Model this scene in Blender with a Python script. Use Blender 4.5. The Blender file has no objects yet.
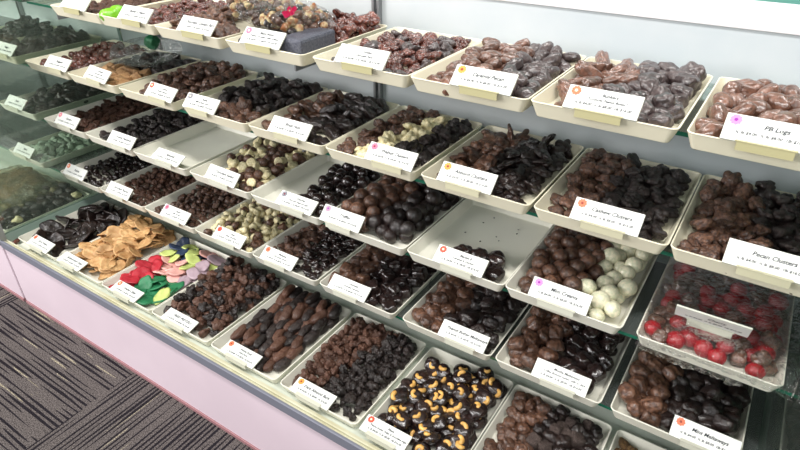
import bpy, bmesh, math, random
from mathutils import Vector, Matrix, noise
random.seed(7)
C = bpy.context.scene.collection
H = 1.2                                   # eye height above the carpet
W, P = .2085, .2145                       # tray width and pitch
X0 = -1.783                               # left side of the leftmost tray of the main case
TD, TH = .283, .025                       # tray depth, height
RIM = dict(A=H-.2944, B=H-.4672, C=H-.640, D=H-.8176, E=H-.955)
FY = dict(A=.8, B=.8, C=.8, D=.8, E=.612)

# ---------------------------------------------------------------- materials
def srgb(r, g, b):
    return tuple(((c/255)/12.92 if c/255 <= .04045 else (((c/255)+.055)/1.055)**2.4) for c in (r, g, b)) + (1,)
MATS = {}
SWEET = set('milk milk_glossy milk_bark dark dark_bark dark_glossy dark_greyish red_milk nutty nutty_dark white_choc mint_white pale_mint cashew butterscotch melt_red melt_pink melt_green melt_lime melt_yellow melt_mauve melt_navy sugar_dark red_foil tan_block lime_candy pretzel_olive crumbs'.split())
def mat(name, col, rough=.5, spec=.5, coat=0, crough=.18, metal=0, bump=0, bscale=200, var=0, col2=None, cscale=60, lo=.4, hi=.6, sss=0):
    if name in SWEET: bscale /= 25; cscale /= 18; bump *= 1.3       # sweets are modelled one unit wide and scaled down
    m = bpy.data.materials.new(name); m.use_nodes = True; nt = m.node_tree; N = nt.nodes; L = nt.links
    b = N['Principled BSDF']; b.inputs['Roughness'].default_value = rough; b.inputs['Metallic'].default_value = metal
    b.inputs['Specular IOR Level'].default_value = spec; b.inputs['Coat Weight'].default_value = coat; b.inputs['Coat Roughness'].default_value = crough
    b.inputs['Base Color'].default_value = srgb(*col)
    tc = N.new('ShaderNodeTexCoord'); src = None
    if col2:
        n = N.new('ShaderNodeTexNoise'); n.inputs['Scale'].default_value = cscale; n.inputs['Detail'].default_value = 4
        L.new(tc.outputs['Object'], n.inputs['Vector'])
        r = N.new('ShaderNodeValToRGB'); r.color_ramp.elements[0].position = lo; r.color_ramp.elements[1].position = hi
        r.color_ramp.elements[0].color = srgb(*col); r.color_ramp.elements[1].color = srgb(*col2)
        L.new(n.outputs['Fac'], r.inputs['Fac']); src = r.outputs['Color']
    if var:
        oi = N.new('ShaderNodeObjectInfo'); mr = N.new('ShaderNodeMapRange')
        mr.inputs['To Min'].default_value = 1-var; mr.inputs['To Max'].default_value = 1+var
        L.new(oi.outputs['Random'], mr.inputs['Value'])
        hs = N.new('ShaderNodeHueSaturation'); L.new(mr.outputs['Result'], hs.inputs['Value'])
        if src: L.new(src, hs.inputs['Color'])
        else: hs.inputs['Color'].default_value = srgb(*col)
        src = hs.outputs['Color']
    if src: L.new(src, b.inputs['Base Color'])
    if bump:
        n2 = N.new('ShaderNodeTexNoise'); n2.inputs['Scale'].default_value = bscale; n2.inputs['Detail'].default_value = 3
        L.new(tc.outputs['Object'], n2.inputs['Vector'])
        bp = N.new('ShaderNodeBump'); bp.inputs['Strength'].default_value = bump; bp.inputs['Distance'].default_value = .002
        L.new(n2.outputs['Fac'], bp.inputs['Height']); L.new(bp.outputs['Normal'], b.inputs['Normal'])
    MATS[name] = m; return m
mat('milk', (106, 74, 56), .36, .5, coat=.3, bump=.7, var=.3, col2=(66, 43, 33), cscale=45)
mat('milk_glossy', (118, 82, 66), .3, .6, coat=.7, bump=.4, bscale=120, var=.25, col2=(84, 56, 43), cscale=50)
mat('milk_bark', (92, 65, 50), .5, .4, coat=.15, bump=.9, bscale=260, var=.3, col2=(78, 48, 38), cscale=90)
mat('dark', (40, 27, 23), .34, .5, coat=.3, bump=.7, var=.35, col2=(26, 18, 17), cscale=45)
mat('dark_bark', (42, 30, 26), .45, .5, coat=.2, bump=.9, bscale=260, var=.35, col2=(25, 18, 17), cscale=90)
mat('dark_glossy', (46, 31, 28), .26, .6, coat=.6, bump=.3, bscale=120, var=.3, col2=(28, 20, 20), cscale=45)
mat('dark_greyish', (80, 67, 65), .34, .5, coat=.6, bump=.4, bscale=120, var=.2, col2=(54, 44, 44), cscale=55)  # dark chocolate in a greyer, mottled tone
mat('red_milk', (108, 56, 42), .27, .6, coat=.6, bump=.5, var=.3, col2=(72, 36, 30), cscale=60)
mat('nutty', (106, 74, 56), .4, .5, coat=.25, bump=1, bscale=200, var=.3, col2=(60, 40, 33), cscale=85)
mat('nutty_dark', (48, 32, 28), .42, .5, bump=.8, bscale=200, var=.3, col2=(74, 50, 40), cscale=85, lo=.5, hi=.68)
mat('white_choc', (232, 222, 182), .4, .5, bump=.4, var=.08, col2=(206, 192, 146), cscale=50)
mat('mint_white', (232, 224, 196), .3, .5, coat=.15, bump=.3, bscale=90, var=.06, col2=(200, 202, 172), cscale=45)
mat('pale_mint', (160, 176, 156), .4, .5, bump=.3, var=.15, col2=(120, 140, 122), cscale=60)
mat('cashew', (222, 178, 102), .38, .5, bump=.3, var=.12, col2=(205, 155, 80), cscale=70)
mat('butterscotch', (204, 166, 116), .5, .4, bump=.4, var=.13, col2=(188, 144, 96), cscale=50)
mat('melt_red', (176, 38, 52), .45, .5, bump=.3, var=.1)
mat('melt_pink', (224, 168, 160), .45, .5, bump=.3, var=.06)
mat('melt_green', (40, 120, 78), .45, .5, bump=.3, var=.1)
mat('melt_lime', (190, 204, 120), .45, .5, bump=.3, var=.06)
mat('melt_yellow', (224, 206, 138), .45, .5, bump=.3, var=.06)
mat('melt_mauve', (168, 146, 156), .45, .5, bump=.3, var=.06)
mat('melt_navy', (48, 62, 88), .45, .5, bump=.3)
mat('sugar_dark', (50, 36, 33), .6, .4, bump=1, bscale=350, col2=(120, 106, 98), cscale=260, lo=.5, hi=.62)
mat('red_foil', (158, 10, 26), .35, .6, coat=.3, bump=.6, bscale=80, var=.2)
mat('tan_block', (176, 140, 98), .5, .4, bump=.4, var=.15, col2=(150, 110, 74), cscale=60)
mat('lime_candy', (120, 190, 30), .3, .6, coat=.3, var=.2)
mat('pretzel_olive', (120, 112, 80), .5, .4, bump=.6, var=.25, col2=(80, 72, 50), cscale=60)
mat('popcorn', (214, 196, 150), .5, .4, bump=.5, var=.2, col2=(150, 92, 50), cscale=70)
mat('tray_plastic', (232, 230, 216), .35, .45)
mat('tray_plastic_cream', (232, 226, 202), .35, .45)
mat('card_white', (226, 228, 224), .35, .4)
mat('card_edge', (196, 198, 186), .3, .4)
mat('ink', (40, 44, 52), .6, .2)
mat('holder', (180, 174, 134), .3, .5); mat('holder_cream', (196, 192, 164), .3, .5); mat('holder_white', (206, 206, 190), .3, .5)
mat('st_orange', (232, 150, 60), .5); mat('st_red', (214, 74, 52), .5); mat('st_pink', (222, 110, 140), .5)
mat('st_purple', (214, 130, 196), .5); mat('st_grey', (128, 128, 136), .5); mat('st_coral', (226, 112, 76), .5)
mat('st_mauve', (170, 140, 160), .5)
mat('st_c_dark', (120, 20, 40), .5); mat('st_c_light', (250, 235, 200), .5); mat('st_c_purple', (140, 20, 150), .5); mat('st_c_brown', (140, 50, 20), .5)
mat('pink_laminate', (228, 210, 220), .35, .5, col2=(222, 204, 214), cscale=3)
mat('grey_gasket', (118, 120, 132), .45, .5)
mat('cream_track', (214, 212, 188), .35, .5, col2=(202, 198, 168), cscale=12)
mat('deck_white', (206, 212, 200), .35, .5)
mat('back_white', (205, 210, 212), .25, .5, col2=(194, 202, 206), cscale=4)
mat('counter_white', (244, 242, 244), .3, .5)
mat('steel', (150, 152, 154), .35, .5, metal=.6)
mat('chrome', (200, 200, 200), .18, .5, metal=1)
mat('dark_slot', (30, 30, 32), .6)
mat('trim_maroon', (160, 116, 120), .6)
mat('teal_paint', (130, 205, 190), .6)
mat('glass_edge', (28, 108, 84), .12, .8)
mat('frame_green', (150, 170, 160), .3, .5)
mat('sheen_board_green', (150, 172, 162), .3, .5)  # colour of the added board that imitates glass reflections
mat('bow_pink', (226, 60, 120), .4)
mat('crumbs', (70, 48, 36), .6, .4, bump=1, bscale=300, col2=(168, 130, 70), cscale=220, lo=.52, hi=.6)
mat('cellophane_dark', (70, 72, 84), .5, .4, bump=1, bscale=400, col2=(92, 94, 104), cscale=250)

def glass_mat(name, tint, gloss, haze, rough=.03, bump=0, bscale=60, haze_col=(200, 215, 210), gk=1):
    m = bpy.data.materials.new(name); m.use_nodes = True; nt = m.node_tree; N = nt.nodes; L = nt.links
    for n in list(N): N.remove(n)
    out = N.new('ShaderNodeOutputMaterial'); tr = N.new('ShaderNodeBsdfTransparent'); tr.inputs[0].default_value = srgb(*tint)
    df = N.new('ShaderNodeBsdfDiffuse'); df.inputs[0].default_value = srgb(*haze_col)
    gl = N.new('ShaderNodeBsdfGlossy'); gl.inputs['Roughness'].default_value = rough; gl.inputs[0].default_value = (1, 1, 1, 1)
    m1 = N.new('ShaderNodeMixShader'); m1.inputs[0].default_value = haze; L.new(tr.outputs[0], m1.inputs[1]); L.new(df.outputs[0], m1.inputs[2])
    lw = N.new('ShaderNodeFresnel'); lw.inputs[0].default_value = gloss
    mm = N.new('ShaderNodeMath'); mm.operation = 'MULTIPLY'; mm.inputs[1].default_value = gk; L.new(lw.outputs[0], mm.inputs[0])
    m2 = N.new('ShaderNodeMixShader'); L.new(mm.outputs[0], m2.inputs[0]); L.new(m1.outputs[0], m2.inputs[1]); L.new(gl.outputs[0], m2.inputs[2])
    if bump:
        tc = N.new('ShaderNodeTexCoord'); n2 = N.new('ShaderNodeTexNoise'); n2.inputs['Scale'].default_value = bscale; n2.inputs['Detail'].default_value = 4
        L.new(tc.outputs['Object'], n2.inputs['Vector']); bp = N.new('ShaderNodeBump'); bp.inputs['Strength'].default_value = bump; bp.inputs['Distance'].default_value = .01
        L.new(n2.outputs['Fac'], bp.inputs['Height']); L.new(bp.outputs[0], gl.inputs['Normal']); L.new(bp.outputs[0], lw.inputs['Normal'])
    L.new(m2.outputs[0], out.inputs[0]); MATS[name] = m; return m
glass_mat('shelf_glass', (230, 241, 236), 1.45, .15, haze_col=(205, 216, 212))
glass_mat('end_glass', (237, 244, 236), 1.5, .07, haze_col=(200, 220, 205))
glass_mat('film', (252, 252, 252), 1.45, .004, rough=.05, bump=1, bscale=90, gk=.5, haze_col=(230, 230, 235))
glass_mat('film_olive', (240, 240, 225), 1.4, .13, rough=.15, bump=.8, bscale=45, gk=.5, haze_col=(180, 180, 160))

def carpet_mat():
    m = bpy.data.materials.new('carpet'); m.use_nodes = True; nt = m.node_tree; N = nt.nodes; L = nt.links
    b = N['Principled BSDF']; b.inputs['Roughness'].default_value = .95; b.inputs['Specular IOR Level'].default_value = .1
    g = N.new('ShaderNodeNewGeometry'); sp = N.new('ShaderNodeSeparateXYZ'); L.new(g.outputs['Position'], sp.inputs[0])
    def math_(op, a, b_=None, c=None):
        n = N.new('ShaderNodeMath'); n.operation = op
        for k, v in enumerate((a, b_, c)):
            if v is None: continue
            if isinstance(v, (int, float)): n.inputs[k].default_value = v
            else: L.new(v, n.inputs[k])
        return n.outputs[0]
    T = .6
    tx = math_('FLOOR', math_('DIVIDE', math_('ADD', sp.outputs[0], 1.262+6*T), T)); ty = math_('FLOOR', math_('DIVIDE', math_('ADD', sp.outputs[1], 6*T-.08), T))
    par = math_('MODULO', math_('ADD', tx, ty), 2)
    def noise_(x, kx, y, ky, off):
        cb = N.new('ShaderNodeCombineXYZ'); L.new(math_('MULTIPLY', x, kx), cb.inputs[0]); L.new(math_('MULTIPLY', y, ky), cb.inputs[1]); L.new(math_('MULTIPLY_ADD', tx, 7.3, off), cb.inputs[2])
        n = N.new('ShaderNodeTexNoise'); n.inputs['Scale'].default_value = 1; n.inputs['Detail'].default_value = 1; L.new(cb.outputs[0], n.inputs['Vector']); return n.outputs['Fac']
    def stripes(across, along):      # dark yarn lines 13 mm apart, broken along their length; a few pale ones
        w = math_('SINE', math_('MULTIPLY', across, 2*math.pi*76))
        brk = noise_(across, 76, along, 5, 0); lt = noise_(across, 76, along, 4, 20)
        dark = math_('MULTIPLY', math_('GREATER_THAN', math_('MULTIPLY_ADD', brk, 5.5, w), 3.35), 1)
        pale = math_('MULTIPLY', math_('GREATER_THAN', lt, .67), math_('LESS_THAN', w, -.5))
        return math_('ADD', math_('MULTIPLY_ADD', dark, -.5, .5), math_('MULTIPLY', pale, .5))
    sA = stripes(sp.outputs[0], sp.outputs[1]); sB = stripes(sp.outputs[1], sp.outputs[0])
    mx = N.new('ShaderNodeMix'); L.new(par, mx.inputs[0]); L.new(sA, mx.inputs[2]); L.new(sB, mx.inputs[3])
    r = N.new('ShaderNodeValToRGB'); e = r.color_ramp.elements
    e[0].position = .0; e[0].color = srgb(34, 31, 36); e[1].position = .5; e[1].color = srgb(92, 86, 84)
    e2 = r.color_ramp.elements.new(1); e2.color = srgb(150, 142, 122)
    L.new(mx.outputs[0], r.inputs[0])
    n3 = N.new('ShaderNodeTexNoise'); n3.inputs['Scale'].default_value = 330; n3.inputs['Detail'].default_value = 2; L.new(g.outputs['Position'], n3.inputs['Vector'])
    mr = N.new('ShaderNodeMapRange'); mr.inputs['From Min'].default_value = .3; mr.inputs['From Max'].default_value = .7; mr.inputs['To Min'].default_value = .2; mr.inputs['To Max'].default_value = 1.8
    L.new(n3.outputs['Fac'], mr.inputs['Value'])
    hs = N.new('ShaderNodeHueSaturation'); L.new(r.outputs[0], hs.inputs['Color']); L.new(mr.outputs[0], hs.inputs['Value'])
    L.new(hs.outputs[0], b.inputs['Base Color'])
    bp = N.new('ShaderNodeBump'); bp.inputs['Strength'].default_value = .8; bp.inputs['Distance'].default_value = .004; L.new(n3.outputs['Fac'], bp.inputs['Height']); L.new(bp.outputs[0], b.inputs['Normal'])
    MATS['carpet'] = m
carpet_mat()

# ---------------------------------------------------------------- helpers
def mesh_of(name, bm, mats, smooth=False):
    me = bpy.data.meshes.new(name); bm.normal_update(); bm.to_mesh(me); bm.free()
    for m in (mats if isinstance(mats, (list, tuple)) else [mats]): me.materials.append(MATS[m])
    if smooth:
        for p in me.polygons: p.use_smooth = True
    return me
def link(name, me, parent=None, loc=(0, 0, 0), rot=(0, 0, 0), sc=(1, 1, 1)):
    o = bpy.data.objects.new(name, me); C.objects.link(o); o.location = loc; o.rotation_euler = rot; o.scale = sc
    if parent: o.parent = parent
    return o
def tag(o, label, cat, group=None):
    o['label'] = label; o['category'] = cat
    if group: o['group'] = group
    return o
def box(bm, x0, x1, y0, y1, z0, z1, mi=0):
    r = bmesh.ops.create_cube(bm, size=1, matrix=Matrix.Translation(((x0+x1)/2, (y0+y1)/2, (z0+z1)/2)) @ Matrix.Diagonal((x1-x0, y1-y0, z1-z0, 1)))
    for f in {f for v in r['verts'] for f in v.link_faces}: f.material_index = mi
    return r['verts']
def boxes(name, lst, m, parent=None, bevel=0):
    bm = bmesh.new()
    for b in lst: box(bm, *b)
    if bevel: bmesh.ops.bevel(bm, geom=bm.edges[:], offset=bevel, segments=2, affect='EDGES', profile=.5)
    return link(name, mesh_of(name, bm, m), parent)
def structure(o): o['kind'] = 'structure'; return o

# ---------------------------------------------------------------- candy shapes (radius about 1 unit, 1 cm scale applied on the object)
def ico(sub):
    bm = bmesh.new(); bmesh.ops.create_icosphere(bm, subdivisions=sub, radius=1); return bm
def sstep(x): x = max(0, min(1, x)); return x*x*(3-2*x)
def cluster(seed, lumps=9, spread=.55, lr=(.38, .55), sub=4, rough=.05, flat=.75):
    rnd = random.Random(seed); bm = ico(sub)
    cs = [(Vector((0, 0, 0)), .62)]
    for i in range(lumps):
        d = Vector((rnd.gauss(0, 1), rnd.gauss(0, 1), rnd.gauss(0, .7))).normalized()*spread*rnd.uniform(.75, 1.15)
        cs.append((d, rnd.uniform(*lr)))
    off = Vector((seed*3.1, 0, 0))
    for v in bm.verts:
        d = v.co.normalized(); best = .3; acc = 0
        for c, r in cs:
            b = d.dot(c); q = b*b-c.length_squared+r*r
            if q > 0:
                t = b+math.sqrt(q); best = max(best, t)
        best += rough*(.6*noise.noise(d*5+off)+.5*noise.noise(d*11+off))
        v.co = d*best; v.co.z *= flat
    bmesh.ops.smooth_vert(bm, verts=bm.verts[:], factor=.4, use_axis_x=True, use_axis_y=True, use_axis_z=True)
    return bm
def ball(seed, sub=3, amp=.07, flat=.85, swirl=True):
    bm = ico(sub); off = Vector((seed*2.3, 1, 0)); ph = seed*1.7
    for v in bm.verts:
        d = v.co.normalized(); r = 1+amp*noise.noise(d*2.2+off)
        if swirl and d.z > .3: r += .07*math.exp(-((math.hypot(d.x-.2*math.cos(ph), d.y-.2*math.sin(ph))-.3*(1+.3*math.sin(math.atan2(d.y, d.x)+ph)))**2)/.012)
        v.co = d*r; v.co.z *= flat
    return bm
def nugget(seed, sx=1, sy=.85, sz=.7, p=3.2, sub=4, amp=.12, ridge=.05):
    bm = ico(sub); off = Vector((seed*1.9, 4, 2)); a = seed*2.4
    for v in bm.verts:
        d = v.co.normalized()
        r = (abs(d.x)**p+abs(d.y)**p+abs(d.z)**p)**(-1/p)
        r *= 1+amp*noise.noise(d*2.0+off)+.04*noise.noise(d*6+off)
        r += ridge*sstep(d.z*2)*math.sin(9*(d.x*math.cos(a)+d.y*math.sin(a)))
        v.co = Vector((d.x*sx, d.y*sy, d.z*sz))*r
    return bm
def log_(seed, sx=.55, sy=1.6, sz=.5):
    bm = ico(4); off = Vector((seed*1.9, 9, 2))
    for v in bm.verts:
        d = v.co.normalized(); p = 2.8
        r = (abs(d.x)**p+abs(d.y)**p+abs(d.z)**p)**(-1/p)
        w = 1+.13*noise.noise(Vector((0, d.y*3.5, 0))+off)+.12*noise.noise(d*4+off)
        v.co = Vector((d.x*sx*w, d.y*sy, d.z*sz*w))*r
        v.co.x += .12*math.sin(d.y*2+seed)
    return bm
def wafer(seed, th=.09, ruffle=.05, curl=.2, aspect=.8, irr=.12):
    rnd = random.Random(seed); bm = bmesh.new(); n, rings = 28, 5; off = Vector((seed*2.7, 0, 0)); ph = rnd.uniform(0, 6)
    def top(x, y): return curl*(x*math.cos(ph)+y*math.sin(ph))**2+ruffle*math.sin(11*(x*math.cos(ph+.6)+y*math.sin(ph+.6)))+.1*noise.noise(Vector((x*1.5, y*1.5, seed)))
    lay = []
    for s in (1, -1):
        c = bm.verts.new((0, 0, top(0, 0)+s*th)); rs = []
        for k in range(1, rings+1):
            row = []
            for i in range(n):
                a = 2*math.pi*i/n; R = k/rings*(1+irr*noise.noise(Vector((math.cos(a)*1.4, math.sin(a)*1.4, 0))+off)*1.6)
                x, y = R*math.cos(a), R*math.sin(a)*aspect
                row.append(bm.verts.new((x, y, top(x, y)+s*th*(1 if k < rings else .45))))
            rs.append(row)
        for i in range(n):
            j = (i+1) % n
            f = (c, rs[0][i], rs[0][j]); bm.faces.new(f if s > 0 else f[::-1])
            for k in range(rings-1):
                f = (rs[k][i], rs[k+1][i], rs[k+1][j], rs[k][j]); bm.faces.new(f if s > 0 else f[::-1])
        lay.append(rs[-1])
    for i in range(n):
        j = (i+1) % n; bm.faces.new((lay[0][i], lay[1][i], lay[1][j], lay[0][j]))
    return bm
def chunk(seed, sub=3):
    rnd = random.Random(seed); bm = ico(sub); off = Vector((seed*4.1, 2, 0))
    pl = [(Vector((rnd.gauss(0, 1), rnd.gauss(0, 1), rnd.gauss(0, 1))).normalized(), rnd.uniform(.55, .85)) for _ in range(11)]
    for v in bm.verts:
        d = v.co.normalized(); r = 1.05
        for n_, k in pl:
            q = d.dot(n_)
            if q > .05: r = min(r, k/q)
        v.co = d*(r+.07*noise.noise(d*4+off)); v.co.z *= .7
    return bm
def block(seed, s=(.85, .85, .6)):
    bm = bmesh.new(); box(bm, -s[0], s[0], -s[1], s[1], -s[2], s[2])
    bmesh.ops.bevel(bm, geom=bm.edges[:], offset=.16, segments=2, affect='EDGES', profile=.5)
    bmesh.ops.subdivide_edges(bm, edges=[e for e in bm.edges if e.calc_length() > .5], cuts=3, use_grid_fill=True)
    for v in bm.verts: v.co += .06*noise.noise_vector(v.co*2+Vector((seed, 0, 0)))
    return bm
def cashew_bm(seed):
    bm = bmesh.new(); n, m = 12, 8; rnd = random.Random(seed); R = .34; span = rnd.uniform(2.9, 3.5); rows = []
    for i in range(n+1):
        t = i/n; a = -span/2+span*t; r = (.23-.06*t)*math.sqrt(max(.02, 1-(2*t-1)**4)) if 0 < i < n else .04
        c = Vector((R*math.cos(a), R*math.sin(a), 0)); rad = Vector((math.cos(a), math.sin(a), 0))
        rows.append([bm.verts.new(c+rad*r*math.cos(b)+Vector((0, 0, r*math.sin(b)))) for b in [2*math.pi*k/m for k in range(m)]])
    for i in range(n):
        for k in range(m): bm.faces.new((rows[i][k], rows[i+1][k], rows[i+1][(k+1) % m], rows[i][(k+1) % m]))
    bm.faces.new(rows[0][::-1]); bm.faces.new(rows[-1]); bmesh.ops.recalc_face_normals(bm, faces=bm.faces[:])
    return bm
def cup(seed):     # shallow round cup sweet, flat top
    bm = bmesh.new(); prof = [(0, -.55), (.7, -.55), (.8, -.45), (.98, .3), (.9, .45), (.6, .5), (0, .42)]; n = 18; rows = []
    for r, z in prof:
        rows.append([bm.verts.new((r*math.cos(2*math.pi*i/n)*(1+.03*math.sin(5*i+seed)), r*math.sin(2*math.pi*i/n), z+.04*math.sin(i*1.3+seed)*r)) for i in range(n)])
    for k in range(len(rows)-1):
        for i in range(n): bm.faces.new((rows[k][i], rows[k][(i+1) % n], rows[k+1][(i+1) % n], rows[k+1][i]))
    bmesh.ops.remove_doubles(bm, verts=bm.verts[:], dist=1e-4); bmesh.ops.recalc_face_normals(bm, faces=bm.faces[:])
    return bm
SHAPES = dict(
    cluster=lambda s: cluster(s, 14, .56, (.3, .46), 4, .13, .68), flatcluster=lambda s: cluster(s, 11, .7, (.3, .45), 4, .08, .5), spiky=lambda s: cluster(s, 18, .64, (.24, .38), 4, .16, .72),
    small=lambda s: cluster(s, 7, .55, (.35, .55), 3, .06, .8), ball=lambda s: ball(s), truffle=lambda s: ball(s, 3, .1, .92, False), cherry=lambda s: ball(s, 3, .12, .95, True),
    nugget=lambda s: nugget(s), cube=lambda s: nugget(s, .85, .85, .75, 5, 4, .05, .03), oval=lambda s: nugget(s, 1.15, .72, .62, 2.2, 4, .1, .02), long=lambda s: nugget(s, .58, 1.35, .55, 2.6, 4, .16, .05),
    log=lambda s: log_(s, .55, 1.25, .5), wafer=lambda s: wafer(s, .09, .02, .1, .8, .12), chip=lambda s: wafer(s, .05, .022, .22, .75, .1), melt=lambda s: wafer(s, .1, .012, .12, .72, .1), chunk=lambda s: chunk(s), block=lambda s: block(s),
    pillow=lambda s: nugget(s, 1.1, .65, .4, 2.4, 3, .1, .0), popcorn=lambda s: cluster(s, 6, .62, (.3, .5), 3, .12, .9), cup=lambda s: cup(s), patty=lambda s: nugget(s, 1, .95, .55, 2.4, 4, .14, .02))
CACHE = {}
def variants(shape, m, n=5):
    k = (shape, m)
    if k not in CACHE:
        CACHE[k] = [mesh_of(shape, SHAPES[shape](i+1), m, True) for i in range(n)]
    return CACHE[k]
# ---------------------------------------------------------------- trays
def rloop(w, d, inset, z, r, seg=5):
    pts = []; x0, x1, y0, y1 = inset, w-inset, inset, d-inset
    for cx, cy, a0 in ((x1-r, y1-r, 0), (x0+r, y1-r, 90), (x0+r, y0+r, 180), (x1-r, y0+r, 270)):
        for i in range(seg+1):
            a = math.radians(a0+90*i/seg); pts.append((cx+r*math.cos(a), cy+r*math.sin(a), z))
    return pts
def tray_mesh(w, d, m):
    bm = bmesh.new(); rows = []
    for ins, z, r in ((.010, -TH, .006), (.009, -TH+.001, .007), (.0008, -.002, .010), (0, -.001, .011), (.0004, 0, .011), (.0022, 0, .009), (.0028, -.001, .009), (.0105, -TH+.003, .006), (.012, -TH+.002, .005)):
        rows.append([bm.verts.new(p) for p in rloop(w, d, ins, z, r)])
    n = len(rows[0])
    for k in range(len(rows)-1):
        for i in range(n): bm.faces.new((rows[k][i], rows[k][(i+1) % n], rows[k+1][(i+1) % n], rows[k+1][i]))
    bm.faces.new(rows[0][::-1]); bm.faces.new(rows[-1])
    return mesh_of('candy_tray', bm, m)
TM = {'w': tray_mesh(W, TD, 'tray_plastic'), 'c': tray_mesh(W, TD, 'tray_plastic_cream')}
ROWNAME = dict(A='top shelf', B='second shelf', C='third shelf', D='fourth shelf', E='bottom deck')
LEFT = dict(A=[-1.777, -1.570, -1.375, -1.165, -.945, -.718, -.508, -.297, -.080], B=[-1.793, -1.583, -1.362, -1.124, -.913, -.703, -.484, -.271, -.061],
    C=[-1.795, -1.583, -1.369, -1.148, -.938, -.724, -.512, -.303, -.0736], D=[-1.805, -1.595, -1.385, -1.175, -.965, -.750, -.522, -.306, -.082],
    E=[-1.783, -1.573, -1.362, -1.152, -.935, -.716, -.495, -.284, -.0665])       # left rim of every tray, set down by hand a little unevenly
def origin(row, j):
    x = LEFT[row][j] if j >= 0 else {'D': -1.905}.get(row, -1.848)-W+(j+1)*P
    return Vector((x, FY[row], RIM[row]))

# drop sweets into a tray one by one, each where the heap is lowest
COUNT = 0
FRAC = dict(cluster=(.85, .85, .55), flatcluster=(.85, .85, .4), spiky=(.82, .82, .58), small=(.9, .9, .65), ball=(1, 1, .85), truffle=(1, 1, .92), cherry=(1, 1, .95), nugget=(.95, .88, .65),
    cube=(.88, .88, .75), oval=(.95, .95, .6), long=(.6, 1.25, .55), log=(.52, 1.2, .48), wafer=(.8, .8, .22), chip=(.75, .75, .3), melt=(.8, .8, .26), chunk=(.85, .85, .62), block=(.85, .85, .6),
    pillow=(.85, .85, .42), popcorn=(.9, .9, .75), cup=(.95, .95, .5), patty=(.97, .97, .55))
def heap(row, j, kinds, S, target, region=None, cap=90, tilt=.35, aligned=None, tries=26, seed=0, group=None, soft=.76):
    """kinds: (where(u,v,t), name, category, shape, material, label); S = half width of a sweet; target(u,v) = heap height"""
    global COUNT
    rnd = random.Random(100*ord(row)+j*7+seed); o = origin(row, j); base = o.z-TH+.003
    ax, ay, az = [S*f for f in FRAC[kinds[0][3]]]; placed = []; miss = 0
    if aligned is None: ax = ay = (ax+ay)/2
    mx, my = ax, ay
    rr = S*max(1, FRAC[kinds[0][3]][1]/1.05) if kinds[0][3] in ('long', 'log') else max(ax, ay)
    u0, v0 = .008+rr*.76, .010+rr*.78
    while len(placed) < cap*1.25 and miss < 9:
        best = None
        for _ in range(tries):
            x = rnd.uniform(u0, W-u0); y = rnd.uniform(v0, TD-v0)
            if region and not region(x/W, y/TD): continue
            s = rnd.uniform(.88, 1.12); z = az*s
            for (px, py, pz, ps) in placed:
                q = (s+ps)*soft; d2 = ((x-px)/ax)**2+((y-py)/ay)**2
                if d2 < q*q: z = max(z, pz+az*math.sqrt(q*q-d2))
            yf = y-my*s
            if yf < .034 and z+az*s*.9 > TH-.004+(max(0, yf-.004) if row != 'E' else 0): continue       # the card leans over the first few centimetres
            sc = z-target(x/W, y/TD)
            if best is None or sc < best[0]: best = (sc, x, y, z, s)
        if best is None or best[0] > 0: miss += 1; continue
        placed.append(best[1:])
    def buried(p):
        x, y, z, s = p; return sum(1 for q in placed if q[2] > z+az*.7 and ((q[0]-x)/ax)**2+((q[1]-y)/ay)**2 < 1.3) >= 4
    for x, y, z, s in [p for p in placed if not buried(p)]:
        u, v = x/W, y/TD
        t = rnd.random()
        for where, name, cat, shape, m, label in kinds:
            if where(u, v, t): break
        vs = variants(shape, m); me = rnd.choice(vs)
        rz = rnd.uniform(0, 6.283) if aligned is None else aligned+rnd.gauss(0, .13)
        ob = link(name, me, None, (o.x+x, o.y+y, base+z), (rnd.gauss(0, tilt), rnd.gauss(0, tilt), rz), (s*S, s*S, s*S))
        tag(ob, label, cat, group or (cat+' pieces, '+label.split(' ')[0]+', '+ROWNAME[row]))
        COUNT += 1
        if name == 'cashew_patty':
            cm = variants('cashew', 'cashew')
            for q in range(rnd.choice((1, 1, 1, 2))):
                c = link('cashew', rnd.choice(cm), ob, (rnd.uniform(-.3, .3)+(.6 if q else -.1), rnd.uniform(-.3, .3), .52-.12*q), (rnd.gauss(0, .2), rnd.gauss(0, .2), rnd.uniform(0, 6.28)), (1.12, 1.12, 1.1))
                c['label'] = 'pale cashew nut pressed into the top'
    return placed
SHAPES['cashew'] = lambda s: cashew_bm(s)

def tray(row, j, label, m=None):
    t = link('candy_tray', TM[m or ('c' if row in 'AB' else 'w')], None, origin(row, j))
    return tag(t, label, 'tray')

# ---------------------------------------------------------------- cards
CW, CH, CT = .104, .037, .0032
def card_mesh():
    bm = bmesh.new(); box(bm, -CW/2, CW/2, 0, CT, 0, CH)
    bmesh.ops.bevel(bm, geom=bm.edges[:], offset=.0006, segments=1, affect='EDGES')
    for f in bm.faces: f.material_index = 0 if f.normal.y < -.9 else 1
    return mesh_of('price_card', bm, ['card_white', 'card_edge'])
CARD = card_mesh()
def disc(r, petals, m, th=.0004):
    bm = bmesh.new(); n = 40
    lo = [bm.verts.new((r*(1+.1*math.cos(petals*2*math.pi*i/n))*math.cos(2*math.pi*i/n), -z, r*(1+.1*math.cos(petals*2*math.pi*i/n))*math.sin(2*math.pi*i/n))) for z in (0, th) for i in range(n)]
    a, b = lo[:n], lo[n:]; bm.faces.new(b); bm.faces.new(a[::-1])
    for i in range(n): bm.faces.new((a[i], a[(i+1) % n], b[(i+1) % n], b[i]))
    bmesh.ops.recalc_face_normals(bm, faces=bm.faces[:])
    return mesh_of('sticker', bm, m)
STK = {}
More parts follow.
